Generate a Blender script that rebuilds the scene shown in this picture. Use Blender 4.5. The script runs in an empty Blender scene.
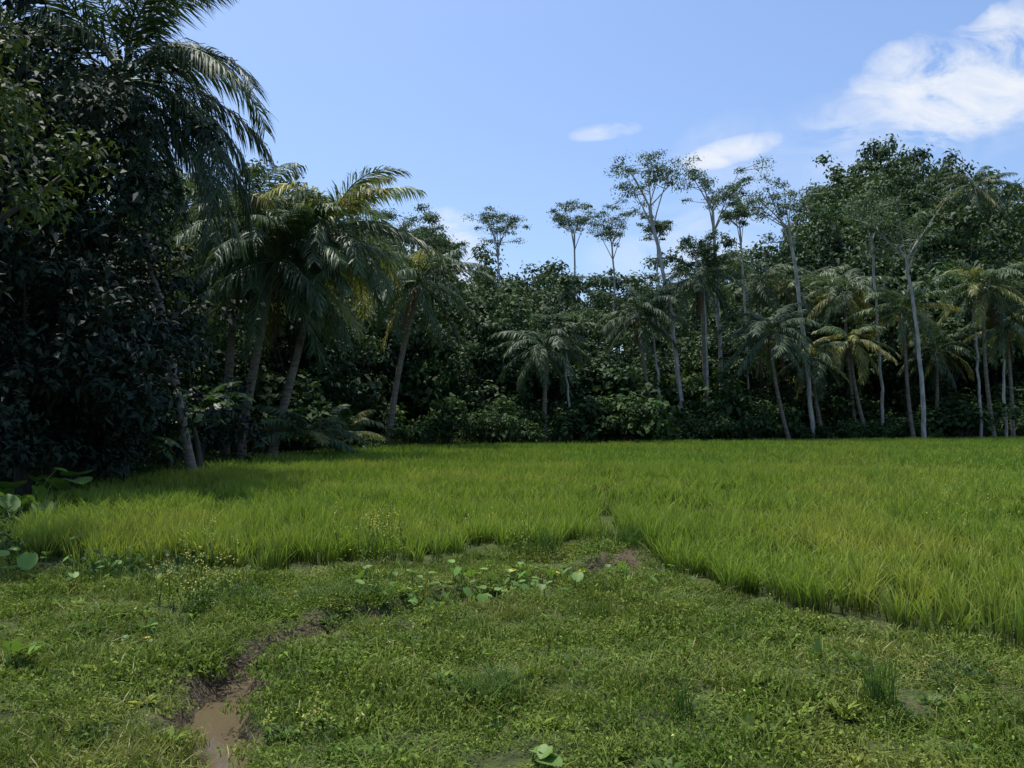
import bpy, math
import numpy as np
from mathutils import Vector

rng = np.random.default_rng(11)
scene = bpy.context.scene
scene.view_settings.view_transform = 'Standard'
scene.view_settings.look = 'None'
scene.view_settings.exposure = 0

# ------------------------------------------------------------------ helpers
def nrm(a):
    return a / np.maximum(np.linalg.norm(a, axis=-1, keepdims=True), 1e-9)

def sstep(a, b, x):
    t = np.clip((x - a) / (b - a), 0, 1)
    return t * t * (3 - 2 * t)

_tab = np.random.default_rng(5).random((256, 256))
def vnoise(x, y, s, seed=0):
    x = np.asarray(x, float) / s + seed * 17.3
    y = np.asarray(y, float) / s + seed * 9.1
    xi = np.floor(x).astype(int); yi = np.floor(y).astype(int)
    fx = x - xi; fy = y - yi
    fx = fx * fx * (3 - 2 * fx); fy = fy * fy * (3 - 2 * fy)
    g = lambda a, b: _tab[a % 256, b % 256]
    return ((g(xi, yi) * (1 - fx) + g(xi + 1, yi) * fx) * (1 - fy)
            + (g(xi, yi + 1) * (1 - fx) + g(xi + 1, yi + 1) * fx) * fy)

class MB:
    def __init__(s):
        s.V = []; s.T = []; s.F = []; s.n = 0
    def add(s, V, F, mat=0, t=None):
        V = np.asarray(V, float).reshape(-1, 3)
        F = np.asarray(F, int)
        s.V.append(V)
        s.T.append(np.zeros(len(V)) if t is None else np.broadcast_to(np.asarray(t, float), (len(V),)))
        s.F.append((F + s.n, mat)); s.n += len(V)
    def build(s, name, mats, smooth=False):
        me = bpy.data.meshes.new(name)
        V = np.concatenate(s.V).astype(np.float32)
        loops = np.concatenate([f.ravel() for f, m in s.F]).astype(np.int32)
        tot = np.concatenate([np.full(len(f), f.shape[1]) for f, m in s.F])
        mi = np.concatenate([np.full(len(f), m) for f, m in s.F]).astype(np.int32)
        st = np.concatenate([[0], np.cumsum(tot)[:-1]]).astype(np.int32)
        me.vertices.add(len(V)); me.vertices.foreach_set('co', V.ravel())
        me.loops.add(len(loops)); me.loops.foreach_set('vertex_index', loops)
        me.polygons.add(len(st)); me.polygons.foreach_set('loop_start', st)
        me.polygons.foreach_set('material_index', mi)
        if smooth:
            me.polygons.foreach_set('use_smooth', np.ones(len(st), bool))
        me.update(calc_edges=True)
        a = me.attributes.new('t', 'FLOAT', 'POINT')
        a.data.foreach_set('value', np.concatenate(s.T).astype(np.float32))
        for m in mats: me.materials.append(m)
        return me

def link(name, me, loc=(0, 0, 0)):
    o = bpy.data.objects.new(name, me); o.location = loc
    scene.collection.objects.link(o); return o

def tube(mb, P, R, sides=6, mat=0, t=0.5):
    P = np.asarray(P, float); R = np.asarray(R, float); n = len(P)
    T = nrm(np.gradient(P, axis=0))
    ref = np.array([0.3, 1.0, 0.1]) if abs(T[0][2]) > 0.5 else np.array([0, 0, 1.0])
    A = nrm(np.cross(T, ref)); B = np.cross(T, A)
    ang = np.linspace(0, 2 * np.pi, sides, endpoint=False)
    V = P[:, None] + R[:, None, None] * (np.cos(ang)[None, :, None] * A[:, None] + np.sin(ang)[None, :, None] * B[:, None])
    i = np.arange(n - 1)[:, None] * sides; j = np.arange(sides)[None]; k = (j + 1) % sides
    F = np.stack([i + j, i + k, i + sides + k, i + sides + j], -1).reshape(-1, 4)
    mb.add(V.reshape(-1, 3), F, mat, t)

def leaves(mb, P, D, N, L, W, mat=0, t=None, fold=0.18, droop=0.15):
    n = len(P); D = nrm(D); S = nrm(np.cross(D, N)); U = np.cross(S, D)
    L = np.broadcast_to(L, (n,))[:, None]; W = np.broadcast_to(W, (n,))[:, None]
    m = P + D * L * 0.45
    a = m + S * W * 0.5 + U * W * fold; b = m - S * W * 0.5 + U * W * fold
    tip = P + D * L + np.array([0, 0, -1.0]) * L * droop
    V = np.stack([P, a, tip, b], 1).reshape(-1, 3)
    F = np.arange(n * 4).reshape(n, 4)
    if t is None: t = rng.random(n)
    mb.add(V, F, mat, np.repeat(t, 4))

def blades(mb, P, H, W, lean, mat=0, curl=0.5, simple=False):
    n = len(P); H = np.broadcast_to(H, (n,)); W = np.broadcast_to(W, (n,))
    a = rng.random(n) * 2 * np.pi
    S = np.stack([np.cos(a), np.sin(a), np.zeros(n)], 1) * (W[:, None] * 0.5)
    LN = np.concatenate([lean, np.zeros((n, 1))], 1)
    Z = np.array([0, 0, 1.0])
    def at(s): return P + LN * (s ** 2) + Z * (H * (s - curl * 0.35 * s ** 3))[:, None]
    if simple:
        p0, p2, p3 = at(0), at(0.6), at(1.0)
        V = np.stack([p0 - S * .8, p0 + S * .8, p2 - S, p2 + S, p3], 1).reshape(-1, 3)
        base = np.arange(n)[:, None] * 5
        off = mb.n
        mb.add(V, base + np.array([0, 1, 3, 2]), mat, np.tile(np.array([0, 0, .6, .6, 1.0]), n))
        mb.F.append((base + np.array([2, 3, 4]) + off, mat))
        return
    p0, p1, p2, p3 = at(0), at(0.4), at(0.75), at(1.0)
    V = np.stack([p0 - S * .7, p0 + S * .7, p1 - S, p1 + S, p2 - S * .75, p2 + S * .75, p3], 1).reshape(-1, 3)
    base = np.arange(n)[:, None] * 7
    Q = np.concatenate([base + np.array([0, 1, 3, 2]), base + np.array([2, 3, 5, 4])])
    T = base + np.array([4, 5, 6])
    t = np.tile(np.array([0, 0, .4, .4, .75, .75, 1.0]), n)
    off = mb.n
    mb.add(V, Q, mat, t)
    mb.F.append((T + off, mat))

# ------------------------------------------------------------------ materials
def newmat(name):
    m = bpy.data.materials.new(name); m.use_nodes = True
    nt = m.node_tree; nt.nodes.clear()
    return m, nt, nt.nodes, nt.links

def leaf_mat(name, c1, c2, ctip=None, tipf=0.0, rough=0.5, trans=0.3, nscale=0.35, spec=0.25, vfac=0.45, tcol=(1.4, 1.45, .7), patch=None, rnd=False, cbase=None):
    m, nt, N, L = newmat(name)
    out = N.new('ShaderNodeOutputMaterial')
    geo = N.new('ShaderNodeNewGeometry')
    if rnd:
        oi = N.new('ShaderNodeAttribute'); oi.attribute_name = 'rnd'; orand = oi.outputs['Fac']
    else:
        oi = N.new('ShaderNodeObjectInfo'); orand = oi.outputs['Random']
    at = N.new('ShaderNodeAttribute'); at.attribute_name = 't'
    no = N.new('ShaderNodeTexNoise'); no.inputs['Scale'].default_value = nscale; no.inputs['Detail'].default_value = 2
    L.new(geo.outputs['Position'], no.inputs['Vector'])
    mr = N.new('ShaderNodeMapRange'); mr.inputs[1].default_value = .32; mr.inputs[2].default_value = .68
    L.new(no.outputs['Fac'], mr.inputs[0])
    av = N.new('ShaderNodeMath'); av.operation = 'MULTIPLY_ADD'; av.inputs[1].default_value = 0.4
    L.new(orand, av.inputs[0])
    m2 = N.new('ShaderNodeMath'); m2.operation = 'MULTIPLY'; m2.inputs[1].default_value = 0.6
    L.new(mr.outputs[0], m2.inputs[0]); L.new(m2.outputs[0], av.inputs[2])
    mx = N.new('ShaderNodeMix'); mx.data_type = 'RGBA'
    mx.inputs['A'].default_value = (*c1, 1); mx.inputs['B'].default_value = (*c2, 1)
    L.new(av.outputs[0], mx.inputs['Factor'])
    col = mx.outputs['Result']
    if patch:
        pc, ps, lo, hi = patch
        n3 = N.new('ShaderNodeTexNoise'); n3.inputs['Scale'].default_value = ps; n3.inputs['Detail'].default_value = 3
        L.new(geo.outputs['Position'], n3.inputs['Vector'])
        r3 = N.new('ShaderNodeMapRange'); r3.inputs[1].default_value = lo; r3.inputs[2].default_value = hi; r3.inputs[4].default_value = .8
        L.new(n3.outputs['Fac'], r3.inputs[0])
        m3 = N.new('ShaderNodeMix'); m3.data_type = 'RGBA'; m3.inputs['B'].default_value = (*pc, 1)
        L.new(r3.outputs[0], m3.inputs['Factor']); L.new(col, m3.inputs['A']); col = m3.outputs['Result']
    if ctip:
        mf = N.new('ShaderNodeMath'); mf.operation = 'MULTIPLY'; mf.inputs[1].default_value = tipf
        L.new(at.outputs['Fac'], mf.inputs[0])
        mt = N.new('ShaderNodeMix'); mt.data_type = 'RGBA'; mt.inputs['B'].default_value = (*ctip, 1)
        L.new(mf.outputs[0], mt.inputs['Factor']); L.new(col, mt.inputs['A']); col = mt.outputs['Result']
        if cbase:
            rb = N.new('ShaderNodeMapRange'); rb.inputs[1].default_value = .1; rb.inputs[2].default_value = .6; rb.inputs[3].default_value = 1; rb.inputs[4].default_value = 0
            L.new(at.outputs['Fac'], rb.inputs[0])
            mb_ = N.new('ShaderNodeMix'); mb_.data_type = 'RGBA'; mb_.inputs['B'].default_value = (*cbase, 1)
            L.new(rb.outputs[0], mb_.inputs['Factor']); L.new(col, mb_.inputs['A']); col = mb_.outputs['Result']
    else:
        hv = N.new('ShaderNodeHueSaturation')
        ma = N.new('ShaderNodeMath'); ma.operation = 'MULTIPLY_ADD'; ma.inputs[1].default_value = vfac * 2; ma.inputs[2].default_value = 1 - vfac
        L.new(at.outputs['Fac'], ma.inputs[0]); L.new(ma.outputs[0], hv.inputs['Value']); L.new(col, hv.inputs['Color']); col = hv.outputs['Color']
    p = N.new('ShaderNodeBsdfPrincipled'); p.inputs['Roughness'].default_value = rough
    p.inputs['Specular IOR Level'].default_value = spec
    L.new(col, p.inputs['Base Color'])
    if trans > 0:
        tr = N.new('ShaderNodeBsdfTranslucent')
        vm = N.new('ShaderNodeMix'); vm.data_type = 'RGBA'; vm.blend_type = 'MULTIPLY'; vm.inputs['Factor'].default_value = 1
        vm.inputs['B'].default_value = (*tcol, 1); vm.clamp_result = False
        L.new(col, vm.inputs['A']); L.new(vm.outputs['Result'], tr.inputs['Color'])
        ms = N.new('ShaderNodeMixShader'); ms.inputs[0].default_value = trans
        L.new(p.outputs[0], ms.inputs[1]); L.new(tr.outputs[0], ms.inputs[2]); L.new(ms.outputs[0], out.inputs[0])
    else:
        L.new(p.outputs[0], out.inputs[0])
    return m

def bark_mat(name, c1, c2, scale=(6, 6, 1.5), bump=0.4):
    m, nt, N, L = newmat(name)
    out = N.new('ShaderNodeOutputMaterial'); p = N.new('ShaderNodeBsdfPrincipled'); p.inputs['Roughness'].default_value = .85
    g = N.new('ShaderNodeNewGeometry'); mp = N.new('ShaderNodeMapping'); mp.inputs['Scale'].default_value = scale
    L.new(g.outputs['Position'], mp.inputs['Vector'])
    no = N.new('ShaderNodeTexNoise'); no.inputs['Scale'].default_value = 1.3; no.inputs['Detail'].default_value = 4
    L.new(mp.outputs[0], no.inputs['Vector'])
    cr = N.new('ShaderNodeValToRGB'); cr.color_ramp.elements[0].position = .35; cr.color_ramp.elements[1].position = .65
    cr.color_ramp.elements[0].color = (*c1, 1); cr.color_ramp.elements[1].color = (*c2, 1)
    L.new(no.outputs['Fac'], cr.inputs[0]); L.new(cr.outputs[0], p.inputs['Base Color'])
    b = N.new('ShaderNodeBump'); b.inputs['Strength'].default_value = bump; b.inputs['Distance'].default_value = .03
    L.new(no.outputs['Fac'], b.inputs['Height']); L.new(b.outputs[0], p.inputs['Normal'])
    L.new(p.outputs[0], out.inputs[0]); return m

M_forest = leaf_mat('forest_leaf_hazed', (.028, .058, .030), (.072, .12, .045), rough=.65, trans=.16, nscale=.12)  # leaf colour shifted bluer and greyer, haze painted into the base tones
M_bush = leaf_mat('bush_leaf', (.024, .052, .020), (.06, .105, .032), rough=.65, trans=.18, nscale=.3, spec=.15)
M_dark = leaf_mat('mango_leaf', (.013, .025, .017), (.026, .043, .022), rough=.65, trans=.05, nscale=.5)
M_olive = leaf_mat('olive_leaf', (.038, .062, .018), (.065, .095, .024), rough=.6, trans=.2, nscale=.6)
M_airy = leaf_mat('airy_leaf', (.05, .09, .05), (.085, .135, .06), rough=.65, trans=.25, nscale=.4)
M_palm = leaf_mat('palm_leaf', (.065, .11, .052), (.12, .17, .07), rough=.5, trans=.22, nscale=.4, spec=.35)
M_palmd = leaf_mat('palm_leaf_dark', (.04, .072, .040), (.075, .115, .052), rough=.55, trans=.15, nscale=.4, spec=.3)
M_palmy = leaf_mat('palm_leaf_yellow', (.16, .18, .06), (.30, .28, .09), rough=.5, trans=.3, nscale=.6)
M_dead = leaf_mat('palm_leaf_dead', (.09, .065, .035), (.16, .11, .06), rough=.8, trans=.1)
M_pbark = bark_mat('palm_bark', (.10, .085, .06), (.24, .20, .15), (2, 2, 9))
M_bark = bark_mat('tree_bark', (.03, .024, .019), (.07, .058, .042))
M_pale = bark_mat('pale_bark', (.24, .22, .19), (.46, .44, .39), (3, 3, 1.2), .2)
M_banana = leaf_mat('banana_leaf', (.035, .075, .022), (.06, .11, .032), rough=.45, trans=.3, vfac=.25)
M_bstem = bark_mat('banana_stem', (.04, .035, .02), (.08, .075, .04), (4, 4, 1))
M_taro = leaf_mat('taro_leaf', (.10, .19, .04), (.17, .28, .06), rough=.5, trans=.3, vfac=.3, nscale=3)
M_taroy = leaf_mat('taro_leaf_yellow', (.5, .42, .05), (.6, .5, .08), rough=.5, trans=.3, vfac=.2, nscale=3)
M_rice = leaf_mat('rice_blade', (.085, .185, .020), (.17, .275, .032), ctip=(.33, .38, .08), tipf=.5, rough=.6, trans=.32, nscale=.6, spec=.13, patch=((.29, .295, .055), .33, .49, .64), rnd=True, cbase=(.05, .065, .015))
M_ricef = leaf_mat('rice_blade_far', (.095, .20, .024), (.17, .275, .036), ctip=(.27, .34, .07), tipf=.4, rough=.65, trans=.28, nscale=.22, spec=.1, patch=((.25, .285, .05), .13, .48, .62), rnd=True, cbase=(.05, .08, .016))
M_grass = leaf_mat('meadow_blade', (.075, .13, .020), (.155, .21, .038), ctip=(.26, .28, .075), tipf=.4, rough=.65, trans=.22, nscale=1.6, spec=.12, patch=((.20, .19, .06), .9, .52, .72), rnd=True)
M_herb = leaf_mat('herb_leaf', (.06, .12, .018), (.15, .215, .035), rough=.7, trans=.2, nscale=1.8, vfac=.55, spec=.1, patch=((.185, .2, .045), .8, .5, .7), rnd=True)
M_straw = leaf_mat('dry_straw', (.20, .18, .08), (.34, .29, .14), rough=.7, trans=.15, nscale=3)
M_tuft = leaf_mat('tuft_blade', (.038, .085, .018), (.075, .14, .028), ctip=(.12, .19, .05), tipf=.5, nscale=3, spec=.15)
M_seed = leaf_mat('seed_head', (.40, .38, .12), (.55, .5, .19), rough=.7, trans=.3, nscale=4)
M_nut = leaf_mat('coconut', (.14, .14, .03), (.25, .18, .05), rough=.5, trans=.0)

# ------------------------------------------------------------------ terrain
CH = np.array([(-.6, -12), (-.9, 0), (-1.15, 2.5), (-1.42, 3.8), (-1.72, 4.75), (-1.9, 5.5), (-1.62, 6.2), (-.98, 7.15), (-.2, 7.8), (.55, 8.5), (1.25, 9.2), (1.55, 10.3)], float)
def chan_dist(x, y):
    x = np.asarray(x, float); y = np.asarray(y, float)
    best = np.full(x.shape, 1e9)
    for a, b in zip(CH[:-1], CH[1:]):
        d = b - a; L2 = (d ** 2).sum()
        s = np.clip(((x - a[0]) * d[0] + (y - a[1]) * d[1]) / L2, 0, 1)
        best = np.minimum(best, np.hypot(x - a[0] - s * d[0], y - a[1] - s * d[1]))
    return best

EU = [-1.5, -.64, -.35, -.1, .1, .25, .4, .53, .64, 1.5]
ED = [16, 22, 33.5, 43, 49, 55, 57.5, 60, 64, 74]
def edge(u): return np.interp(u, EU, ED)

def mudmask(x, y):
    cd = chan_dist(x, y) + (vnoise(x, y, .25, 3) - .5) * .26 + (vnoise(x, y, .09, 31) - .5) * .18
    w = np.interp(y, [0, 4, 5, 5.7, 6.3, 7, 8, 9, 10], [.25, .25, .27, .34, .30, .20, .15, .28, .2])
    m = 1 - sstep(w * .5, w, cd)
    m = np.maximum(m, 1 - sstep(.12, .28, np.hypot((x - 1.25) / 1.4, y - 9.35) + (vnoise(x, y, .12, 33) - .5) * .25))
    m = np.maximum(m, .8 * (1 - sstep(.05, .2, np.hypot(x - 2.25, (y - 4.75)) + (vnoise(x, y, .1, 8) - .5) * .2)))
    return m

def height(x, y):
    x = np.asarray(x, float); y = np.asarray(y, float)
    r = np.hypot(x, y)
    near = 1 - sstep(14, 24, r)
    h = near * ((vnoise(x, y, 1.3, 1) - .5) * .13 + (vnoise(x, y, .35, 2) - .5) * .09 + (vnoise(x, y, .12, 4) - .5) * .04)
    cd = chan_dist(x, y) + (vnoise(x, y, .3, 5) - .5) * .10
    dep = np.interp(y, [0, 5, 6, 8, 9, 10.5], [.21, .21, .14, .08, .10, .03])
    h = h - dep * (1 - sstep(.07, .26, cd)) + .035 * np.exp(-((cd - .38) / .12) ** 2) * (y < 11)
    h = h + .16 * np.exp(-(((x - 1.25) / .2) ** 2 + ((y - 9.45) / .14) ** 2)) + .11 * np.exp(-(((x - .9) / .14) ** 2 + ((y - 9.2) / .12) ** 2))
    yy = np.maximum(y, 1.0); u = np.clip(x / yy, -1.5, 1.5)
    dd = y - edge(u)
    A = np.interp(u, [-1.5, -.6, -.3, .0, .25, .42, .6, 1.5], [5, 5, 5, 6, 8, 24, 19, 10])
    h = h + A * sstep(4, 60, dd) + .25 * sstep(0, 3, dd) * (y > 10)
    lft = sstep(0, 10, (-x - 9.5)) * (y > 0) * .8
    return h + lft

def axis(parts):
    out = []
    for a, b, s in parts:
        out += list(np.arange(a, b, s))
    return np.array(out + [parts[-1][1]])
X = axis([(-900, -200, 70), (-200, -60, 12), (-60, -14, 2.5), (-14, -6, .4), (-6, 5, .055), (5, 14, .4), (14, 80, 2.5), (80, 200, 12), (200, 900, 70)])
Y = axis([(-300, -20, 40), (-20, 2, 1.0), (2, 10.5, .055), (10.5, 20, .35), (20, 130, 2.2), (130, 250, 12), (250, 1500, 90)])
GX, GY = np.meshgrid(X, Y)
GZ = height(GX, GY)
mb = MB()
nx, ny = len(X), len(Y)
i = np.arange(ny - 1)[:, None] * nx; j = np.arange(nx - 1)[None]
F = np.stack([i + j, i + j + 1, i + nx + j + 1, i + nx + j], -1).reshape(-1, 4)
mb.add(np.stack([GX, GY, GZ], -1).reshape(-1, 3), F, 0, mudmask(GX, GY).ravel())

m, nt, N, L = newmat('soil_and_turf')
out = N.new('ShaderNodeOutputMaterial'); p = N.new('ShaderNodeBsdfPrincipled')
g = N.new('ShaderNodeNewGeometry'); at = N.new('ShaderNodeAttribute'); at.attribute_name = 't'
n1 = N.new('ShaderNodeTexNoise'); n1.inputs['Scale'].default_value = 9; n1.inputs['Detail'].default_value = 5
n2 = N.new('ShaderNodeTexNoise'); n2.inputs['Scale'].default_value = 30; n2.inputs['Detail'].default_value = 5
L.new(g.outputs['Position'], n1.inputs['Vector']); L.new(g.outputs['Position'], n2.inputs['Vector'])
c1 = N.new('ShaderNodeValToRGB'); c1.color_ramp.elements[0].color = (.035, .045, .014, 1); c1.color_ramp.elements[1].color = (.08, .105, .024, 1)
c1.color_ramp.elements[0].position = .35; c1.color_ramp.elements[1].position = .65
c2 = N.new('ShaderNodeValToRGB'); c2.color_ramp.elements[0].color = (.035, .027, .016, 1); c2.color_ramp.elements[1].color = (.15, .115, .065, 1)
c2.color_ramp.elements[0].position = .3; c2.color_ramp.elements[1].position = .7
L.new(n1.outputs['Fac'], c1.inputs[0]); L.new(n2.outputs['Fac'], c2.inputs[0])
mx = N.new('ShaderNodeMix'); mx.data_type = 'RGBA'
L.new(at.outputs['Fac'], mx.inputs['Factor']); L.new(c1.outputs[0], mx.inputs['A']); L.new(c2.outputs[0], mx.inputs['B'])
L.new(mx.outputs['Result'], p.inputs['Base Color'])
p.inputs['Roughness'].default_value = .85; p.inputs['Specular IOR Level'].default_value = .2
b = N.new('ShaderNodeBump'); b.inputs['Strength'].default_value = 1; b.inputs['Distance'].default_value = .05
L.new(n2.outputs['Fac'], b.inputs['Height']); L.new(b.outputs[0], p.inputs['Normal']); L.new(p.outputs[0], out.inputs[0])
link('ground', mb.build('ground', [m], smooth=True))

m, nt, N, L = newmat('muddy_water')
out = N.new('ShaderNodeOutputMaterial'); p = N.new('ShaderNodeBsdfPrincipled')
p.inputs['Base Color'].default_value = (.11, .085, .05, 1); p.inputs['Roughness'].default_value = .05
n1 = N.new('ShaderNodeTexNoise'); n1.inputs['Scale'].default_value = 9
b = N.new('ShaderNodeBump'); b.inputs['Strength'].default_value = .25; b.inputs['Distance'].default_value = .02
L.new(n1.outputs['Fac'], b.inputs['Height']); L.new(b.outputs[0], p.inputs['Normal']); L.new(p.outputs[0], out.inputs[0])
mb = MB()
ys = np.linspace(-3, 5.2, 40); xs = np.interp(ys, CH[:, 1], CH[:, 0])
V = np.concatenate([np.stack([xs - .26, ys, np.full(40, -.145)], 1), np.stack([xs + .26, ys, np.full(40, -.145)], 1)])
k = np.arange(39); mb.add(V, np.stack([k, k + 40, k + 41, k + 1], 1))
link('ditch_water', mb.build('ditch_water', [m]))

# ------------------------------------------------------------------ scatter with geometry nodes
def scatter(name, pts, rot, scl, idx, variants, realize=False):
    coll = bpy.data.collections.new(name + '_kit')
    for k, me in enumerate(variants):
        o = bpy.data.objects.new('%s_kit_%02d' % (name, k), me); coll.objects.link(o)
    me = bpy.data.meshes.new(name)
    n = len(pts); me.vertices.add(n); me.vertices.foreach_set('co', np.asarray(pts, np.float32).ravel())
    a = me.attributes.new('rot', 'FLOAT_VECTOR', 'POINT'); a.data.foreach_set('vector', np.asarray(rot, np.float32).ravel())
    a = me.attributes.new('scl', 'FLOAT_VECTOR', 'POINT'); a.data.foreach_set('vector', np.asarray(scl, np.float32).ravel())
    a = me.attributes.new('idx', 'INT', 'POINT'); a.data.foreach_set('value', np.asarray(idx, np.int32))
    a = me.attributes.new('rnd', 'FLOAT', 'POINT'); a.data.foreach_set('value', rng.random(n).astype(np.float32))
    ob = link(name, me)
    ng = bpy.data.node_groups.new(name + '_gn', 'GeometryNodeTree')
    ng.interface.new_socket('Geometry', in_out='INPUT', socket_type='NodeSocketGeometry')
    ng.interface.new_socket('Geometry', in_out='OUTPUT', socket_type='NodeSocketGeometry')
    N = ng.nodes; L = ng.links
    gi = N.new('NodeGroupInput'); go = N.new('NodeGroupOutput')
    ci = N.new('GeometryNodeCollectionInfo'); ci.inputs['Collection'].default_value = coll
    ci.inputs['Separate Children'].default_value = True; ci.inputs['Reset Children'].default_value = True
    ip = N.new('GeometryNodeInstanceOnPoints'); ip.inputs['Pick Instance'].default_value = True
    def na(nm, ty):
        q = N.new('GeometryNodeInputNamedAttribute'); q.data_type = ty; q.inputs['Name'].default_value = nm
        return [o for o in q.outputs if o.name == 'Attribute' and o.enabled][0]
    e = N.new('FunctionNodeEulerToRotation')
    L.new(na('rot', 'FLOAT_VECTOR'), e.inputs[0]); L.new(e.outputs[0], ip.inputs['Rotation'])
    L.new(na('scl', 'FLOAT_VECTOR'), ip.inputs['Scale']); L.new(na('idx', 'INT'), ip.inputs['Instance Index'])
    L.new(gi.outputs[0], ip.inputs['Points']); L.new(ci.outputs[0], ip.inputs['Instance'])
    if realize:
        rl = N.new('GeometryNodeRealizeInstances'); L.new(ip.outputs[0], rl.inputs[0]); L.new(rl.outputs[0], go.inputs[0])
    else:
        L.new(ip.outputs[0], go.inputs[0])
    md = ob.modifiers.new('scatter', 'NODES'); md.node_group = ng
    return ob

def inpoly(x, y, P):
    c = np.zeros(x.shape, bool); n = len(P)
    for a in range(n):
        x1, y1 = P[a]; x2, y2 = P[(a + 1) % n]
        cond = ((y1 > y) != (y2 > y))
        xx = (x2 - x1) * (y - y1) / ((y2 - y1) if y2 != y1 else 1e-9) + x1
        c ^= cond & (x < xx)
    return c

PADDY = [(-5.3, 9.0), (-4.2, 8.75), (-2.9, 8.9), (-1.0, 9.5), (0.5, 10.2), (1.15, 10.9), (1.5, 10.9), (1.65, 8.9), (2.1, 7.7), (2.9, 6.7), (3.75, 5.9), (5, 4.9), (6.5, 3.5),
         (12, 1), (60, 1), (78, 66), (40, 63.5), (31, 59.5), (22.5, 57), (14, 54.5), (4.8, 48.5), (-4.3, 42.5), (-8.5, 34), (-9.6, 28), (-9.3, 20), (-8.3, 14), (-6.5, 10.5)]

def sample(x0, x1, y0, y1, dens):
    n = int((x1 - x0) * (y1 - y0) * dens)
    return rng.uniform(x0, x1, n), rng.uniform(y0, y1, n)

# ------------------------------------------------------------------ rice paddy
def rice_kit(nv, nb, rad, h, w, mat, spread=.16, simple=False):
    res = []
    for k in range(nv):
        mb = MB()
        a = rng.random(nb) * 2 * np.pi; r = rad * np.sqrt(rng.random(nb))
        P = np.stack([r * np.cos(a), r * np.sin(a), np.full(nb, -.03)], 1)
        la = a + rng.normal(0, .8, nb); l = rng.gamma(2., spread / 2, nb)
        blades(mb, P, h * rng.uniform(.6, 1.08, nb), w * rng.uniform(.7, 1.2, nb), np.stack([np.cos(la) * l, np.sin(la) * l], 1), 0, curl=.45, simple=simple)
        res.append(mb.build('rice', [mat]))
    return res
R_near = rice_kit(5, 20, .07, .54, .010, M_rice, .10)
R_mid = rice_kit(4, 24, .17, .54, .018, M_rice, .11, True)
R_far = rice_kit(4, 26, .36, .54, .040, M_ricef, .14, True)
px, py, sc, ix = [], [], [], []
bund = lambda x, y: np.abs(x - np.interp(y, [9, 14, 25, 46], [1.2, 1.6, 2.6, 4.6]))
for (r0, r1, dens, off, nv) in [(0, 13, 42, 0, 5), (13, 26, 13, 5, 4), (26, 90, 4.4, 9, 4)]:
    x, y = sample(-12, 62, 1, 66, dens)
    r = np.hypot(x, y)
    k = (r >= r0) & (r < r1) & (np.abs(x) < .72 * y + 1.5) & inpoly(x + (vnoise(x, y, .45, 6) - .5) * .65, y + (vnoise(x, y, .45, 7) - .5) * .65, PADDY)
    k &= (bund(x, y) > .12 + .35 * (vnoise(x, y, .8, 9) - .5))
    k &= ~((np.abs(y - 34 - .22 * x) < .4) & (x > 4))
    k &= ~((np.abs(y - 13.5 + .1 * x) < .12) & (x < -1))
    x = x[k]; y = y[k]
    px.append(x); py.append(y); ix.append(off + rng.integers(0, nv, len(x)))
    sc.append(.72 + .36 * vnoise(x, y, 2.2, 11) + .32 * (vnoise(x, y, .45, 12) - .5) + .2 * (vnoise(x, y, 6, 13) - .5) + rng.normal(0, .06, len(x)))
px = np.concatenate(px); py = np.concatenate(py); sc = np.concatenate(sc); ix = np.concatenate(ix)
n = len(px)
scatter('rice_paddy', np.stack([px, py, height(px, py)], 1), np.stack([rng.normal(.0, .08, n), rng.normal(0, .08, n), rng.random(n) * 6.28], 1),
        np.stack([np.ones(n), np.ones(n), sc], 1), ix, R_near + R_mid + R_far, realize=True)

# ------------------------------------------------------------------ meadow ground cover
kit = []
for k in range(5):
    mb = MB(); nb = 80
    a = rng.random(nb) * 6.283; r = .14 * np.sqrt(rng.random(nb))
    P = np.stack([r * np.cos(a), r * np.sin(a), rng.uniform(.0, .055, nb) * (1.2 - r / .15)], 1)
    D = np.stack([rng.normal(0, 1, nb), rng.normal(0, 1, nb), rng.normal(.45, .5, nb)], 1)
    Nn = np.stack([rng.normal(0, .6, nb), rng.normal(0, .6, nb), np.ones(nb)], 1)
    leaves(mb, P, D, Nn, rng.uniform(.014, .032, nb), rng.uniform(.007, .014, nb), 0)
    nb = 16; a = rng.random(nb) * 6.28
    blades(mb, np.stack([.12 * np.cos(a) * rng.random(nb), .12 * np.sin(a) * rng.random(nb), np.zeros(nb)], 1), rng.uniform(.03, .08, nb), .005, rng.normal(0, .04, (nb, 2)), 1, simple=True)
    kit.append(mb.build('herb', [M_herb, M_grass]))
for k in range(5):
    mb = MB(); nb = 56
    a = rng.random(nb) * 6.283; r = .13 * np.sqrt(rng.random(nb))
    P = np.stack([r * np.cos(a), r * np.sin(a), np.full(nb, -.01)], 1)
    blades(mb, P, rng.uniform(.025, .08, nb), rng.uniform(.0035, .008, nb), rng.normal(0, .045, (nb, 2)), 0, simple=True)
    nb = 22; a = rng.random(nb) * 6.283; r = .13 * np.sqrt(rng.random(nb))
    leaves(mb, np.stack([r * np.cos(a), r * np.sin(a), rng.uniform(0, .04, nb)], 1), rng.normal(0, 1, (nb, 3)) * np.array([1, 1, .5]), rng.normal(0, .5, (nb, 3)) + np.array([0, 0, 1.]), rng.uniform(.012, .03, nb), .011, 2)
    nb = 3; a = rng.random(nb) * 6.28
    blades(mb, np.stack([.1 * np.cos(a), .1 * np.sin(a), np.zeros(nb)], 1), rng.uniform(.02, .06, nb), .004, rng.normal(0, .08, (nb, 2)), 1)
    kit.append(mb.build('grass', [M_grass, M_straw, M_herb]))
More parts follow.
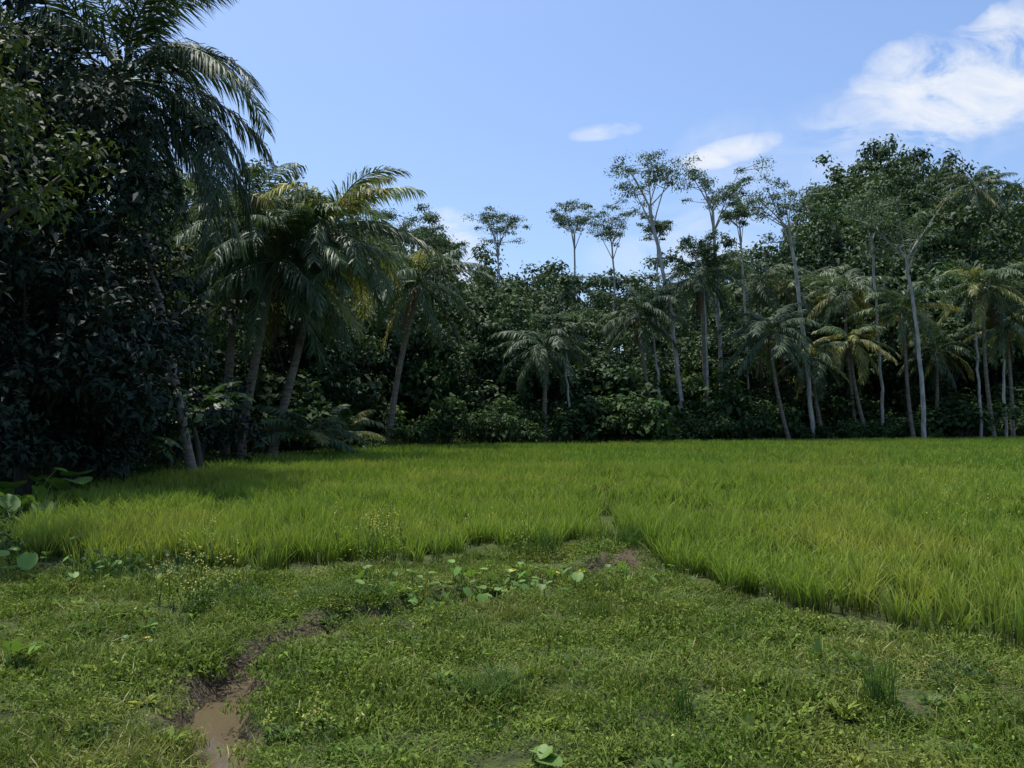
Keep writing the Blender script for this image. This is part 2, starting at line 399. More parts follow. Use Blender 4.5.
for k in range(3):
    mb = MB(); nb = 14
    a = np.linspace(0, 6.28, nb) + rng.normal(0, .3, nb)
    D = np.stack([np.cos(a), np.sin(a), rng.uniform(.2, .9, nb)], 1)
    leaves(mb, D * .01, D, np.tile([0, 0, 1.], (nb, 1)), rng.uniform(.05, .10, nb), rng.uniform(.018, .03, nb), 0)
    nb = 1; leaves(mb, rng.normal(0, .04, (nb, 3)) + np.array([0, 0, .08]), rng.normal(0, 1, (nb, 3)), np.tile([0, 0, 1.], (nb, 1)), .012, .01, 1)
    kit.append(mb.build('weedlet', [M_tuft if k == 0 else M_herb, M_seed]))
x, y = sample(-13, 7, 2.6, 12.5, 120)
k = (np.abs(x) < .74 * y + .5) & ~inpoly(x, y + .15, PADDY)
mm = mudmask(x, y)
k &= rng.random(len(x)) > mm * 1.08
patch = vnoise(x, y, .55, 21) * .6 + vnoise(x, y, .17, 22) * .4
k &= rng.random(len(x)) < .25 + 1.25 * patch
x = x[k]; y = y[k]; n = len(x)
herb = vnoise(x, y, .9, 23) + rng.normal(0, .15, n) > .45
ix = np.where(herb, rng.integers(0, 5, n), 5 + rng.integers(0, 5, n))
ix = np.where(rng.random(n) < .04 + .1 * (vnoise(x, y, .6, 29) > .6), 10 + rng.integers(0, 3, n), ix)
s = (.7 + 1.0 * (vnoise(x, y, .5, 24) * .6 + vnoise(x, y, .2, 25) * .4)) * rng.uniform(.75, 1.25, n)
hz = s * rng.uniform(.8, 1.3, n) * (.4 + 1.4 * vnoise(x, y, .4, 27))
scatter('meadow_grass', np.stack([x, y, height(x, y)], 1), np.stack([rng.normal(0, .12, n), rng.normal(0, .12, n), rng.random(n) * 6.28], 1),
        np.stack([s, s, hz], 1), ix, kit, realize=True)

kit = []
for k in range(4):
    mb = MB(); nb = 50
    a = rng.random(nb) * 6.283; r = .25 * np.sqrt(rng.random(nb))
    P = np.stack([r * np.cos(a), r * np.sin(a), np.full(nb, -.02)], 1)
    blades(mb, P, rng.uniform(.12, .32, nb), rng.uniform(.008, .016, nb), rng.normal(0, .12, (nb, 2)), 0)
    nb = 40; a = rng.random(nb) * 6.283; r = .25 * np.sqrt(rng.random(nb))
    P = np.stack([r * np.cos(a), r * np.sin(a), rng.uniform(.03, .22, nb)], 1)
    leaves(mb, P, rng.normal(0, 1, (nb, 3)), np.array([0, 0, 1.]) + rng.normal(0, .5, (nb, 3)), rng.uniform(.04, .1, nb), rng.uniform(.02, .05, nb), 1)
    kit.append(mb.build('rough', [M_tuft, M_bush]))
x, y = sample(-24, -3, 8, 44, 7)
u = x / y
k = ~inpoly(x, y, PADDY) & (u > -.85) & (y < edge(u) + 3)
k &= ~((y < 12) & (x > -5.6) & (rng.random(len(x)) > .15))
x2, y2 = sample(-10, 45, 38, 68, 2.2)
k2 = ~inpoly(x2, y2, PADDY) & (y2 < edge(x2 / y2) + 3)
x3, y3 = sample(-6, 4.5, 3.2, 12, 7)
k3 = ~inpoly(x3, y3, PADDY) & ((vnoise(x3, y3, .5, 41) > .68) | (inpoly(x3, y3 + .35, PADDY) & (rng.random(len(x3)) < .4))) & (mudmask(x3, y3) < .2)
S = np.concatenate([rng.uniform(.7, 1.5, k.sum()), rng.uniform(1.2, 2.2, k2.sum()), rng.uniform(.2, .5, k3.sum())])
x = np.concatenate([x[k], x2[k2], x3[k3]]); y = np.concatenate([y[k], y2[k2], y3[k3]]); n = len(x)
scatter('rough_grass', np.stack([x, y, height(x, y)], 1), np.stack([np.zeros(n), np.zeros(n), rng.random(n) * 6.28], 1),
        np.stack([S, S, S], 1), rng.integers(0, 4, n), kit, realize=True)

# ------------------------------------------------------------------ trees
def sph(n, zmin=-1):
    z = rng.uniform(zmin, 1, n); a = rng.random(n) * 6.283; r = np.sqrt(1 - z * z)
    return np.stack([r * np.cos(a), r * np.sin(a), z], 1)

def bez(a, b, c, n=6):
    t = np.linspace(0, 1, n)[:, None]
    return (1 - t) ** 2 * a + 2 * t * (1 - t) * b + t * t * c

def crown(mb, C, R, nleaf, ll, lw, mat, squash=.75, jit=.55):
    for c, r in zip(C, R):
        n = int(nleaf * rng.uniform(.7, 1.3))
        d = sph(n, -.75)
        rr = r * (rng.random(n) ** .45) * (1 + .25 * rng.normal(0, 1, n))
        P = c + d * rr[:, None] * np.array([1, 1, squash])
        Nn = d * .8 + np.array([0, 0, .7]) + rng.normal(0, jit, (n, 3))
        D = np.cross(Nn, rng.normal(0, 1, (n, 3))) + np.array([0, 0, -.25])
        leaves(mb, P, D, Nn, ll * rng.uniform(.6, 1.3, n), lw * rng.uniform(.6, 1.3, n), mat,
               t=np.clip(rng.random(n) * .6 + .4 * rng.random(), 0, 1))

def broadleaf(H, R, cz, nc, nl, ll, lw, mats, rtrunk=.25, zsq=.8, limbs=14, cr=.3, lobe=1.0):
    mb = MB()
    b = np.array([0, 0, -.3]); top = np.array([rng.normal(0, .3), rng.normal(0, .3), cz + .2 * (H - cz)])
    mid = (b + top) / 2 + np.array([*rng.normal(0, .35, 2), 0])
    tr = bez(b, mid, top, 9); tube(mb, tr, np.linspace(rtrunk, rtrunk * .45, 9), 8, 1)
    rz = (H - cz)
    d = sph(nc, -.55)
    lob = 1 + lobe * (.22 * np.sin(3 * np.arctan2(d[:, 1], d[:, 0]) + rng.random() * 6) + .12 * rng.normal(0, 1, nc))
    C = np.array([0, 0, cz + rz * .35]) + d * (rng.uniform(.45, 1, nc) * lob)[:, None] * np.array([R, R, rz * .62 * zsq / .8])
    C[:, 2] = np.clip(C[:, 2], cz * .5, H)
    for c in C[:limbs]:
        s = tr[rng.integers(4, 9)]
        tube(mb, bez(s, (s + c) / 2 + np.array([0, 0, -.25 * R * .3]), c, 6), np.linspace(rtrunk * .35, .02, 6), 5, 1)
    crown(mb, C, R * cr * rng.uniform(.7, 1.3, nc), nl, ll, lw, 0)
    return mb.build('broadleaf_tree', mats)

FK = [broadleaf(12, 3.3, cz, 46, 90, .38, .23, [M_forest, M_bark]) for cz in (1.5, 2.5, 3.5, 1.8, 4.0)]
FK.append(broadleaf(12, 2.6, 4.0, 34, 90, .5, .18, [M_forest, M_bark], zsq=1.0))
def bushmesh():
    mb = MB(); nc = 18
    C = sph(nc, -.2) * rng.uniform(.3, 1, nc)[:, None] * np.array([1.3, 1.3, 1.2]) + np.array([0, 0, .9])
    for c in C[:6]: tube(mb, bez(np.array([0, 0, -.2]), np.array([c[0] * .3, c[1] * .3, c[2] * .6]), c), np.linspace(.05, .01, 6), 4, 1)
    crown(mb, C, rng.uniform(.4, .75, nc), 60, .28, .16, 0)
    return mb.build('bush', [M_bush, M_bark])
BK = [bushmesh() for _ in range(4)]

SPX = np.array([-300, 0, 190, 300, 345, 430, 460, 540, 600, 660, 700, 760, 800, 835, 880, 930, 965, 1024, 1300])
SPY = np.array([200, 190, 185, 185, 205, 220, 245, 255, 266, 262, 246, 236, 210, 165, 136, 136, 160, 182, 205])
SU = (SPX - 512) / 804.; SVv = (420 - SPY) / 804.
pts, scl = [], []
for off, frac in [(9, .60), (14, .76), (22, .88), (33, .97), (44, 1.03)]:
    u = -.9
    while u < .9:
        d = edge(u) + off + rng.normal(0, 1.5)
        if u < -.3: d += 2
        x = u * d
        v = np.interp(u, SU, SVv) * frac * rng.uniform(.88, 1.03)
        z0 = float(height(x, d)); top = 1.65 + v * d
        Hh = top - z0
        if Hh > 4:
            pts.append((x, d, z0 - .3)); w = np.clip(Hh / 12, .9, 1.5) * rng.uniform(.85, 1.2)
            scl.append((w, w, Hh / 11.9))
        u += rng.uniform(3.0, 4.6) * (.8 if (u > .35 and off > 20) else 1) / d
n = len(pts)
scatter('forest_trees', pts, np.stack([np.zeros(n), np.zeros(n), rng.random(n) * 6.28], 1), scl, rng.integers(0, 6, n), FK)

pts, scl = [], []
for off in (.3, 2.0, 6, 10, 17):
    u = -.9
    while u < .9:
        d = edge(u) + off + rng.normal(0, .5); x = u * d
        if u < -.42 and off < 1: d += 2
        s = rng.uniform(.35, 1.1) * (1 if off < 3 else 2.0)
        if off < 3 and rng.random() < .14: s *= 1.8
        pts.append((x, d, float(height(x, d)))); scl.append((s * rng.uniform(.9, 1.4), s, s * rng.uniform(.8, 1.25)))
        u += rng.uniform(1.3, 2.4) * (1 if off < 3 else 1.4) / d
n = len(pts)
scatter('undergrowth_bushes', pts, np.stack([np.zeros(n), np.zeros(n), rng.random(n) * 6.28], 1), scl, rng.integers(0, 4, n), BK)

def slender(xb, y, xt, H, R, rt=.17, dense=1.0):
    mb = MB(); z0 = float(height(xb, y))
    b = np.array([0, 0, -.3]); dx = xt - xb
    Ht = H - z0
    fork = np.array([dx * .85, rng.normal(0, .3), Ht - R * 1.55])
    tr = bez(b, np.array([dx * .1, 0, Ht * .4]), fork, 12)
    tr[1:-1, :2] += rng.normal(0, .05, (10, 2))
    tube(mb, tr, np.linspace(rt, rt * .6, 12), 7, 1)
    cen = np.array([dx, 0, Ht - R * .6])
    nb = 8; C = []
    for q in range(nb):
        a = q / nb * 6.28 + rng.normal(0, .4); rr = R * rng.uniform(.3, 1.0)
        tip = cen + np.array([rr * math.cos(a), rr * math.sin(a), rng.uniform(-.5, .5) * R])
        s = tr[-1] if q < 5 else tr[-2]
        br = bez(s, (s + tip) / 2 + np.array([0, 0, -.1 * R]) - np.array([math.cos(a), math.sin(a), 0]) * .1 * R, tip, 8)
        tube(mb, br, np.linspace(rt * .36, .02, 8), 5, 1)
        C.append(tip)
        for w in range(4):
            s2 = br[rng.integers(4, 8)]; t2 = s2 + rng.normal(0, .42, 3) * R * np.array([.8, .8, .3]) + np.array([0, 0, .12 * R])
            tube(mb, bez(s2, (s2 + t2) / 2 + rng.normal(0, .05, 3), t2, 4), np.linspace(.03, .012, 4), 4, 1)
            C.append(t2)
    C = np.array(C)
    crown(mb, C, R * .24 * rng.uniform(.7, 1.5, len(C)), 90 * dense, .15, .10, 0, squash=.5)
    link('slender_tree', mb.build('slender_tree', [M_airy, M_pale]), (xb, y, z0))
for a in [(12.1, 57, 9.4, 21.0, 2.7, .19), (15.2, 58, 14.6, 20.6, 2.4, .18), (21.6, 58, 20.0, 19.6, 2.6, .18), (29.2, 57, 28.2, 17.8, 3.0, .17),
          (5.8, 72, 5.6, 21.5, 2.0, .12), (9.4, 72, 9.0, 21.0, 2.2, .12), (-1.2, 72, -1.3, 20.8, 2.3, .12), (18.3, 62, 17.6, 19.0, 1.6, .11),
          (27.6, 60, 27.0, 18.5, 2.2, .13), (13.9, 57, 13.6, 15, 1.6, .12), (35, 60, 34.8, 13, 2, .12), (10.6, 57, 9.8, 11, 1.4, .11), (37.4, 61, 37.2, 12, 1.8, .12),
          (3.6, 50, 3.2, 9, 1.4, .09), (12.9, 70, 12.7, 20, 1.6, .11)]:
    slender(*a)
slender(-8.8, 56, -8.6, 17.2, 3.0, .22, dense=2.2)
slender(-6.2, 60, -6.0, 17.0, 2.2, .2, dense=1.8)

for (x, y, H, R) in [(38, 84, 18, 6.2), (42, 90, 18.5, 7), (46, 92, 17, 6.8), (33.5, 82, 16, 6), (51, 88, 15, 5.5), (35.5, 76, 15, 5.5), (42, 78, 15, 5.5), (30, 78, 14, 4.5), (56, 90, 15, 5.5)]:
    me = broadleaf(H, R, H * .15, 120, 115, .5, .34, [M_forest, M_bark], rtrunk=.4, lobe=.45, cr=.27)
    link('rainforest_tree', me, (x, y, float(height(x, y))))
for (x, y, H, R) in [(-15.5, 50, 16.6, 3.8), (-20, 45, 16.5, 4.5), (-13, 47, 13.5, 3.8), (-1.5, 55, 11.5, 3.6), (-4, 56, 13, 3.6), (-17, 36, 11, 4), (-9, 50, 11, 4), (-11.5, 42, 9, 3.5), (1.5, 58, 11, 3.5)]:
    me = broadleaf(H, R, H * .15, 64, 110, .34, .21, [M_forest, M_bark], rtrunk=.3, lobe=.7)
    link('broadleaf_tree', me, (x, y, float(height(x, y))))

def mango(x, y, H, R, cz, nc, nl, ll, mats, nm='mango_tree', cr=.22):
    me = broadleaf(H, R, cz, nc, nl, ll, ll * .42, mats, rtrunk=.2, limbs=20, cr=cr)
    link(nm, me, (x, y, float(height(x, y))))
mango(-10.0, 16.6, 6.3, 3.3, 1.7, 105, 150, .21, [M_dark, M_bark])
mango(-11.8, 17.5, 10.6, 3.9, 5.0, 105, 150, .23, [M_dark, M_bark])
mango(-14, 20, 13, 4.6, 4.0, 90, 140, .26, [M_dark, M_bark])
mango(-13.8, 25, 8.5, 4.0, 1.6, 70, 120, .27, [M_dark, M_bark])
mango(-18, 25, 13, 5, 3.0, 70, 120, .30, [M_dark, M_bark])
mango(-10.6, 15.4, 3.4, 2.0, .5, 60, 130, .17, [M_dark, M_bark], 'shrub', .3)
mango(-9.6, 17.5, 2.8, 1.5, .5, 45, 120, .17, [M_dark, M_bark], 'shrub', .3)
mango(-12.6, 18.5, 3.2, 2.0, .5, 50, 120, .18, [M_dark, M_bark], 'shrub', .3)
mango(-11.4, 23, 2.6, 1.8, .5, 40, 110, .2, [M_dark, M_bark], 'shrub', .3)
mango(-11.6, 28, 3.0, 2.2, .5, 40, 110, .22, [M_dark, M_bark], 'shrub', .3)
mango(-7.7, 10.2, 7.0, 2.0, 4.3, 50, 140, .14, [M_olive, M_bark], 'olive_leaf_tree', .25)

# coconut palms
def frond(mb, o, az, e0, droop, L, nl=44, mat=0, lw=.055, ll=1.2):
    n = 14; s = np.linspace(0, 1, n)
    el = e0 - droop * s ** 1.15
    ds = L / (n - 1)
    rad = np.concatenate([[0], np.cumsum(np.cos(el[:-1]) * ds)]); z = np.concatenate([[0], np.cumsum(np.sin(el[:-1]) * ds)])
    sw = rng.normal(0, .18)
    azs = az + sw * s ** 2
    P = o + np.stack([rad * np.cos(azs), rad * np.sin(azs), z], 1)
    tube(mb, P, np.linspace(.045, .008, n), 4, 6 if mat != 3 else 3, .8)
    T = nrm(np.gradient(P, axis=0))
    ss = np.linspace(.18, .995, nl)
    Pi = np.stack([np.interp(ss, s, P[:, k]) for k in range(3)], 1); Ti = nrm(np.stack([np.interp(ss, s, T[:, k]) for k in range(3)], 1))
    side = nrm(np.cross(Ti, np.array([0, 0, 1.]) + 1e-3))
    up = np.cross(side, Ti)
    tone = rng.random(); hang = rng.uniform(.3, 1.3)
    for sg in (-1, 1):
        ln = ll * (np.sin(np.pi * np.clip(ss * .74 + .20, 0, 1)) ** .5) * rng.uniform(.75, 1.15, nl) * (L / 4.6)
        ln[rng.random(nl) < .06] *= .3
        d1 = nrm(side * sg * .7 + Ti * .85 + up * .05 - np.array([0, 0, .4 * hang]) + rng.normal(0, .13, (nl, 3)))
        p1 = Pi + d1 * (ln * .5)[:, None]
        d2 = nrm(d1 * .7 + np.array([0, 0, -1.]) * (hang * rng.uniform(.5, 1.2, nl))[:, None])
        p2 = p1 + d2 * (ln * .5)[:, None]
        w = nrm(Ti + rng.normal(0, .3, (nl, 3))) * lw * .5
        V = np.stack([Pi - w * .5, Pi + w * .5, p1 + w, p1 - w, p2], 1).reshape(-1, 3)
        b = np.arange(nl)[:, None] * 5; off = mb.n
        mb.add(V, b + np.array([0, 1, 2, 3]), mat, np.repeat(np.clip(tone * .6 + rng.random(nl) * .4, 0, 1), 5))
        mb.F.append((b + np.array([3, 2, 4]) + off, mat))

def palm(xb, y, xt, zc, L=4.6, nf=26, yellow=.1, lw=.07, rt=.16, dead=2, nl=54, name='coconut_palm', low=-42, dark=False, bend=.85, ll=1.15, dr0=(60, 115)):
    mb = MB(); z0 = float(height(xb, y))
    top = np.array([xt - xb, rng.normal(0, .3), zc - z0])
    if top[2] > 1.0:
        c = np.array([top[0] * bend, top[1] * .7, top[2] * .4])
        tr = bez(np.array([0, 0, -.2]), c, top, 18)
        tr[:, 0] += .012 * top[2] * np.sin(np.linspace(0, 5, 18) + rng.random() * 6) * np.linspace(0, 1, 18)
        tr[-1] = top
        R = np.linspace(rt, rt * .65, 18); R[0] *= 1.5; R[1] *= 1.15
        tube(mb, tr, R, 9, 1)
    for k in range(nf):
        f = (k + .5) / nf
        e0 = math.radians(78 - (78 - low) * f ** .9 + rng.normal(0, 8))
        dr = math.radians(rng.uniform(*dr0)) * (1 - .55 * f) + .1
        mt = 2 if dark else 0
        if rng.random() < yellow * (1 if f < .6 else 1.8): mt = 4
        frond(mb, top + np.array([0, 0, .05]), k * 2.39996 + rng.normal(0, .2), e0, dr, L * rng.uniform(.82, 1.08) * (.8 if f < .12 else 1), nl, mt, lw, ll)
    for k in range(dead):
        frond(mb, top, rng.random() * 6.28, math.radians(-60), .4, L * .7, nl - 10, 3, lw, ll * .8)
    if dead:
        for k in range(12):
            a = rng.random() * 6.28; c = top + np.array([math.cos(a) * .32, math.sin(a) * .32, -.3 - rng.random() * .4])
            zz = np.array([-.13, -.09, 0, .09, .13]); tube(mb, c + np.stack([zz * 0, zz * 0, zz], 1), np.array([.01, .09, .12, .09, .01]), 6, 5, rng.random())
    link(name, mb.build(name, [M_palm, M_pbark, M_palmd, M_dead, M_palmy, M_nut, M_palm]), (xb, y, z0))

palm(-11.6, 32.5, -10.8, 9.2, 4.9, 38, .06, bend=.0, low=-38, rt=.2, nl=70, ll=1.3)
palm(-10.6, 31.5, -9.2, 7.8, 4.7, 38, .08, bend=.15, low=-40, rt=.2, nl=70, ll=1.3)
palm(-9.6, 32, -7.4, 9.2, 4.5, 36, .18, bend=.3, low=-36, rt=.19, nl=70, ll=1.3)
palm(-6.7, 43, -5.0, 9.0, 4.2, 32, .03, dark=True, bend=.3, rt=.19)
palm(2.0, 49, 2.0, 6.0, 3.6, 28, .0, dead=0, dark=True)
palm(14.2, 57, 13.4, 11.8, 4.0, 28, .0, dead=3, dark=True)
palm(19.4, 56, 18.0, 7.6, 4.2, 28, .05, dead=2, dark=True)
palm(26.2, 59, 24.9, 7.4, 3.4, 24, .5)
palm(29.5, 59, 29.0, 9.6, 4.0, 26, .2)
palm(36.0, 60, 35.2, 11.7, 4.4, 26, .2)
palm(46.5, 84, 48.5, 26.0, 4.8, 28, .05, dark=True)
palm(10.4, 56, 8.9, 8.8, 3.8, 26, .03, dark=True)
palm(26.5, 62, 26.0, 11.6, 4.0, 26, .25)
palm(38.0, 61, 37.8, 8.6, 3.6, 26, .2)
palm(4.6, 70, 4.6, 13.0, 3.2, 24, .0, dark=True)
palm(21.5, 68, 21.1, 13.4, 4.2, 26, .1, dark=True)
palm(22.9, 59, 22.2, 6.2, 3.4, 26, .1, dark=True)
palm(24, 66, 24.2, 12.5, 4.0, 26, .15)
palm(32.5, 62, 32.8, 7.0, 3.4, 26, .15, dark=True)
palm(-15.2, 38, -14.4, 9.8, 4.5, 28, .05, dark=True)
palm(-8.2, 21, -10.2, 10.5, 4.9, 44, .0, lw=.05, rt=.13, nl=110, dark=True, bend=.5, ll=1.3, dr0=(80, 130), low=-50)
palm(-8.2, 32.0, -8.1, .9, 2.4, 14, .2, dead=0, low=5, name='young_palm')
palm(-7.1, 34, -7.1, .9, 2.2, 12, .2, dead=0, low=5, name='young_palm')

def banana(x, y, S=1.0, nf=10):
    mb = MB(); z0 = float(height(x, y)); h = 1.3 * S
    lean = rng.normal(0, .15, 2)
    tr = bez(np.array([0, 0, -.1]), np.array([.02, 0, h / 2]), np.array([lean[0], lean[1], h]), 7)
    tube(mb, tr, np.linspace(.10, .05, 7) * S, 9, 1, .5)
    for q in range(nf):
        az = q * 2.4 + rng.normal(0, .2); e0 = math.radians(rng.uniform(20, 80)); L = rng.uniform(1.3, 1.9) * S; n = 16
        s = np.linspace(0, 1, n); el = e0 - math.radians(rng.uniform(80, 130)) * s ** 1.3
        ds = L / (n - 1); rad = np.concatenate([[0], np.cumsum(np.cos(el[:-1]) * ds)]); z = np.concatenate([[0], np.cumsum(np.sin(el[:-1]) * ds)])
        P = tr[-1] + np.stack([rad * math.cos(az), rad * math.sin(az), z], 1)
        tube(mb, P, np.linspace(.022, .004, n) * S, 4, 0, .9)
        sd_ = np.array([-math.sin(az), math.cos(az), 0.]); W = .24 * S * np.sin(np.pi * np.clip((s - .12) / .88, 0, 1) ** .8) ** .6
        for sg in (-1, 1):
            for a in range(2, n - 1):
                g_ = rng.choice([1.0, .8, .9]); dz = -rng.uniform(.1, .9)
                e = P[a] + (P[a + 1] - P[a]) * g_
                o1 = P[a] + sd_ * sg * W[a] + np.array([0, 0, dz * W[a]]); o2 = e + sd_ * sg * W[a + 1] + np.array([0, 0, dz * W[a + 1]])
                mb.add([P[a], e, o2, o1], [[0, 1, 2, 3]], 0, rng.uniform(.2, .8))
    link('banana_plant', mb.build('banana_plant', [M_banana, M_bstem]), (x, y, z0))
for a in [(-9.6, 20, 1.2), (-8.7, 22.5, 1.2), (-11.2, 19.5, 1.2), (-10.2, 24, 1.2), (-9.2, 18.9, .8), (-12.3, 22, 1.2), (-10.8, 28, 1.1)]:
    banana(*a)

th = np.linspace(0, 2 * np.pi, 15)[:-1]
hx = .5 * np.sin(th) * (1 - .15 * np.cos(th)); hy = .55 * np.cos(th) + .18 * np.abs(np.sin(th)) ** .7
hy[0] = .68; hy[7] = -.28
def taro(x, y, n, spread, size, ph, yellow=0., sx=1.0):
    mb = MB(); z0 = float(height(x, y))
    for q in range(n):
        r = np.array([rng.normal(0, spread) * sx, rng.normal(0, spread), 0.]); S = size * rng.uniform(.5, 1.25); hgt = ph * rng.uniform(.4, 1.3)
        r[2] = float(height(x + r[0], y + r[1])) - z0
        az = rng.random() * 6.28; tip = r + np.array([math.cos(az) * .4 * hgt, math.sin(az) * .4 * hgt, hgt])
        tube(mb, bez(r, r + np.array([0, 0, hgt * .7]), tip, 5), np.linspace(.012, .007, 5) * (size / .2) ** .5 * .8, 4, 0, .6)
        f = np.array([math.cos(az), math.sin(az), rng.uniform(-1.4, .5)]); f /= np.linalg.norm(f)
        s_ = nrm(np.cross(f, [0, 0, 1.])); up = np.cross(s_, f)
        V = [tip] + [tip + S * (s_ * a + f * (b + .1) + up * (.25 * abs(a) - .1 * b * b)) for a, b in zip(hx, hy)]
        F = [[0, 1 + k, 1 + (k + 1) % 14] for k in range(14)]
        mb.add(V, F, 1 if rng.random() < yellow else 0, rng.random())
    link('taro_plant', mb.build('taro_plant', [M_taro, M_taroy]), (x, y, z0))
taro(-.45, 7.9, 60, .26, .095, .15, .04, 2.2)
taro(.35, 8.25, 34, .22, .095, .16, .05, 2.0)
taro(-1.0, 7.5, 16, .18, .08, .10, .04)
taro(-9.0, 14.2, 12, .5, .45, .6)
taro(-8.2, 13, 8, .4, .35, .4)
taro(-5.3, 8.6, 14, .3, .16, .22)
taro(-3.3, 5.25, 6, .06, .12, .16)
taro(.16, 3.72, 8, .07, .09, .09)
taro(-2.75, 6.0, 7, .12, .07, .08, .1)
taro(-4.2, 8.2, 6, .2, .1, .15)

def weed(x, y, n, spread, h):
    mb = MB(); z0 = float(height(x, y))
    for q in range(n):
        r = np.array([*rng.normal(0, spread, 2), 0.]); tip = r + np.array([*rng.normal(0, .12 * h, 2), h * rng.uniform(.55, 1.1)])
        st = bez(r, (r + tip) / 2 + np.array([*rng.normal(0, .03, 2), 0]), tip, 5)
        tube(mb, st, np.linspace(.004, .002, 5), 3, 1, .5)
        m_ = 12; P = st[-1] + rng.normal(0, 1, (m_, 3)) * np.array([.03, .03, .06]) * (h / .4) ** .5
        leaves(mb, P, rng.normal(0, 1, (m_, 3)), rng.normal(0, 1, (m_, 3)), rng.uniform(.014, .030, m_), .011, 0)
        m_ = 9; P = st[rng.integers(1, 4, m_)]
        leaves(mb, P, rng.normal(0, 1, (m_, 3)) * np.array([1, 1, .4]), np.array([0, 0, 1.]) + rng.normal(0, .3, (m_, 3)), rng.uniform(.03, .07, m_), .02, 1)
    link('flowering_weed', mb.build('flowering_weed', [M_seed, M_herb]), (x, y, z0))
weed(-1.55, 9.0, 24, .22, .60); weed(-2.7, 6.9, 24, .17, .40); weed(-1.0, 4.2, 10, .10, .10); weed(-3.2, 8.7, 7, .3, .55)
weed(5.5, 9.5, 10, .5, .66); weed(9, 14, 14, 1.0, .72); weed(-.2, 9.2, 7, .3, .52); weed(7, 11, 9, .8, .68)

def tuft(x, y, nb, rad, h, w, sp, mat=M_tuft):
    mb = MB(); a = rng.random(nb) * 6.28; r = rad * np.sqrt(rng.random(nb))
    blades(mb, np.stack([r * np.cos(a), r * np.sin(a), np.full(nb, -.02)], 1), h * rng.uniform(.5, 1.1, nb), w, rng.normal(0, sp, (nb, 2)), 0)
    link('grass_tuft', mb.build('grass_tuft', [mat]), (x, y, float(height(x, y))))
tuft(.92, 4.45, 46, .06, .32, .007, .05); tuft(2.12, 4.7, 80, .08, .40, .007, .06); tuft(2.15, 4.62, 160, .14, .12, .006, .1)
tuft(-.12, 4.85, 380, .2, .19, .006, .1); tuft(.75, 6.9, 70, .12, .24, .007, .05); tuft(-1.6, 7.1, 200, .25, .22, .008, .12)
tuft(-.1, 4.2, 30, .04, .15, .006, .04); tuft(1.0, 6.0, 90, .16, .12, .006, .06); tuft(1.45, 10.4, 160, .3, .4, .01, .12)
tuft(-2.35, 7.0, 160, .25, .22, .008, .12); tuft(.3, 9.8, 120, .3, .4, .01, .12); tuft(-3.0, 5.6, 120, .16, .16, .007, .08); tuft(1.7, 6.2, 60, .1, .18, .007, .06)

# ------------------------------------------------------------------ light, sky
az = math.radians(-42); el = math.radians(72)
S = Vector((math.sin(az) * math.cos(el), math.cos(az) * math.cos(el), math.sin(el)))
sd = bpy.data.lights.new('sun', 'SUN'); sd.energy = 4.9; sd.angle = math.radians(.5); sd.color = (1, .95, .85)
so = bpy.data.objects.new('sun', sd); scene.collection.objects.link(so)
so.rotation_euler = (-S).to_track_quat('-Z', 'Y').to_euler(); so.location = (0, 0, 40)

w = bpy.data.worlds.new('World'); scene.world = w; w.use_nodes = True
nt = w.node_tree; N = nt.nodes; L = nt.links; N.clear()
out = N.new('ShaderNodeOutputWorld'); bg = N.new('ShaderNodeBackground'); bg.inputs['Strength'].default_value = .15
sky = N.new('ShaderNodeTexSky'); sky.sky_type = 'NISHITA'; sky.sun_disc = False
sky.sun_elevation = el; sky.sun_rotation = az; sky.air_density = 1.1; sky.dust_density = 2.0; sky.ozone_density = 2.8
tc = N.new('ShaderNodeTexCoord'); sp = N.new('ShaderNodeSeparateXYZ'); L.new(tc.outputs['Generated'], sp.inputs[0])
def M(op, a, b=None, c=None):
    q = N.new('ShaderNodeMath'); q.operation = op
    for k, v in enumerate((a, b, c)):
        if v is None: continue
        if isinstance(v, (int, float)): q.inputs[k].default_value = v
        else: L.new(v, q.inputs[k])
    return q.outputs[0]
ysafe = M('MAXIMUM', sp.outputs['Y'], .05)
U = M('DIVIDE', sp.outputs['X'], ysafe); Vv = M('DIVIDE', sp.outputs['Z'], ysafe)
cb = N.new('ShaderNodeCombineXYZ'); L.new(U, cb.inputs[0]); L.new(Vv, cb.inputs[1])
mp = N.new('ShaderNodeMapping'); mp.inputs['Rotation'].default_value = (0, 0, math.radians(-20)); mp.inputs['Scale'].default_value = (5, 11, 1)
L.new(cb.outputs[0], mp.inputs[0])
nz = N.new('ShaderNodeTexNoise'); nz.inputs['Scale'].default_value = 1.5; nz.inputs['Detail'].default_value = 10; nz.inputs['Roughness'].default_value = .62; nz.inputs['Distortion'].default_value = .7
L.new(mp.outputs[0], nz.inputs['Vector'])
nb_ = N.new('ShaderNodeTexNoise'); nb_.inputs['Scale'].default_value = 10; nb_.inputs['Detail'].default_value = 8
L.new(cb.outputs[0], nb_.inputs['Vector'])
total = None
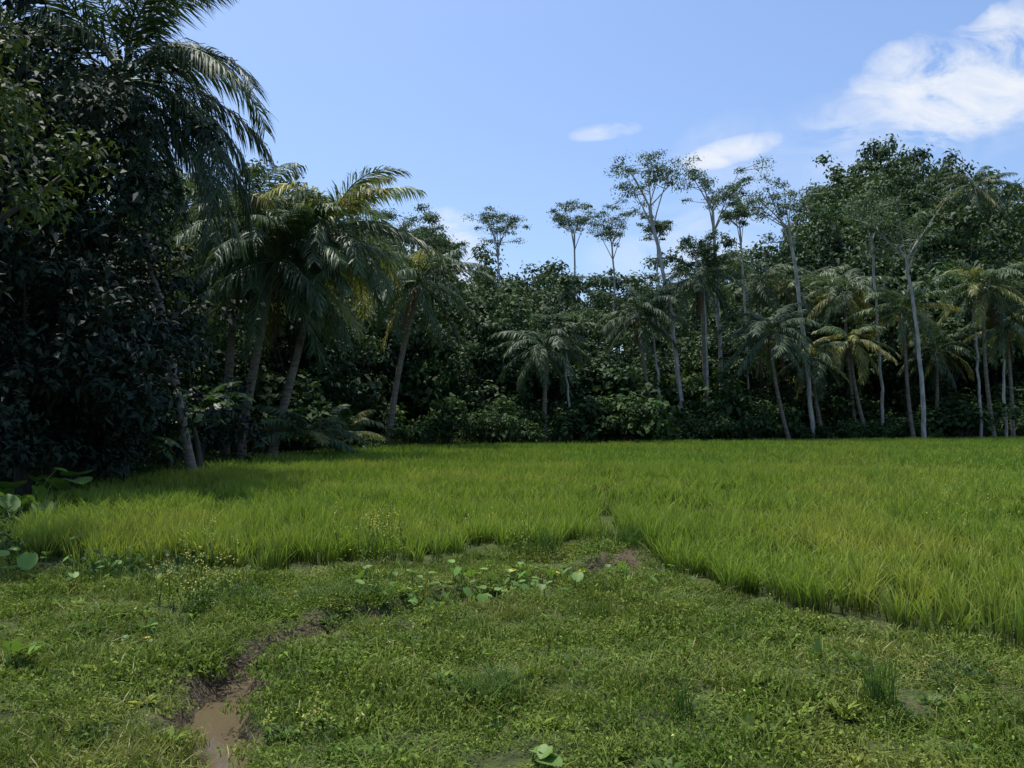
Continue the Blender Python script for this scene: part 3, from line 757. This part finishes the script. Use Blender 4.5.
for (u0, v0, ru, rv, rot, amp) in [(.60, .44, .21, .08, 20, 1.4), (.50, .395, .17, .045, 14, .6), (.122, .364, .05, .012, 8, .7), (.283, .340, .07, .018, 16, 1.2),
                                   (-.10, .225, .07, .045, 10, 1.0), (-.085, .18, .06, .05, 0, .8), (.44, .34, .25, .09, 10, .2), (.22, .22, .14, .06, 5, .3)]:
    c, s = math.cos(math.radians(rot)), math.sin(math.radians(rot))
    du = M('SUBTRACT', U, u0); dv = M('SUBTRACT', Vv, v0)
    a = M('MULTIPLY', M('ADD', M('MULTIPLY', du, c), M('MULTIPLY', dv, s)), 1 / ru)
    b = M('MULTIPLY', M('SUBTRACT', M('MULTIPLY', dv, c), M('MULTIPLY', du, s)), 1 / rv)
    r2 = M('ADD', M('MULTIPLY', a, a), M('MULTIPLY', b, b))
    r2 = M('ADD', r2, M('MULTIPLY', M('SUBTRACT', nb_.outputs['Fac'], .5), 2.0))
    g_ = M('MULTIPLY', M('MAXIMUM', M('SUBTRACT', 1.0, r2), 0.0), amp)
    total = g_ if total is None else M('MAXIMUM', total, g_)
dens = M('MULTIPLY', total, M('MAXIMUM', M('MULTIPLY', M('SUBTRACT', nz.outputs['Fac'], .36), 3.6), 0.0))
dens = M('MULTIPLY', M('SUBTRACT', 1.0, M('POWER', 2.718, M('MULTIPLY', dens, -1.9))), M('GREATER_THAN', sp.outputs['Y'], .06))
tint = N.new('ShaderNodeMix'); tint.data_type = 'RGBA'; tint.blend_type = 'MULTIPLY'; tint.inputs['Factor'].default_value = 1; tint.inputs['B'].default_value = (1.03, 1.12, 1.27, 1); tint.clamp_result = False
L.new(sky.outputs[0], tint.inputs['A'])
cm = N.new('ShaderNodeMix'); cm.data_type = 'RGBA'; cm.inputs['B'].default_value = (6.1, 6.3, 6.6, 1)
L.new(dens, cm.inputs['Factor']); L.new(tint.outputs['Result'], cm.inputs['A'])
L.new(cm.outputs['Result'], bg.inputs['Color']); L.new(bg.outputs[0], out.inputs[0])

# ------------------------------------------------------------------ camera
cd = bpy.data.cameras.new('camera'); cd.sensor_width = 36; cd.lens = 36 * 804 / 1024; cd.clip_end = 5000; cd.clip_start = .05
co = bpy.data.objects.new('camera', cd); scene.collection.objects.link(co)
co.location = (0, 0, 1.65); co.rotation_euler = (math.radians(90 + 2.56), 0, 0)
scene.camera = co
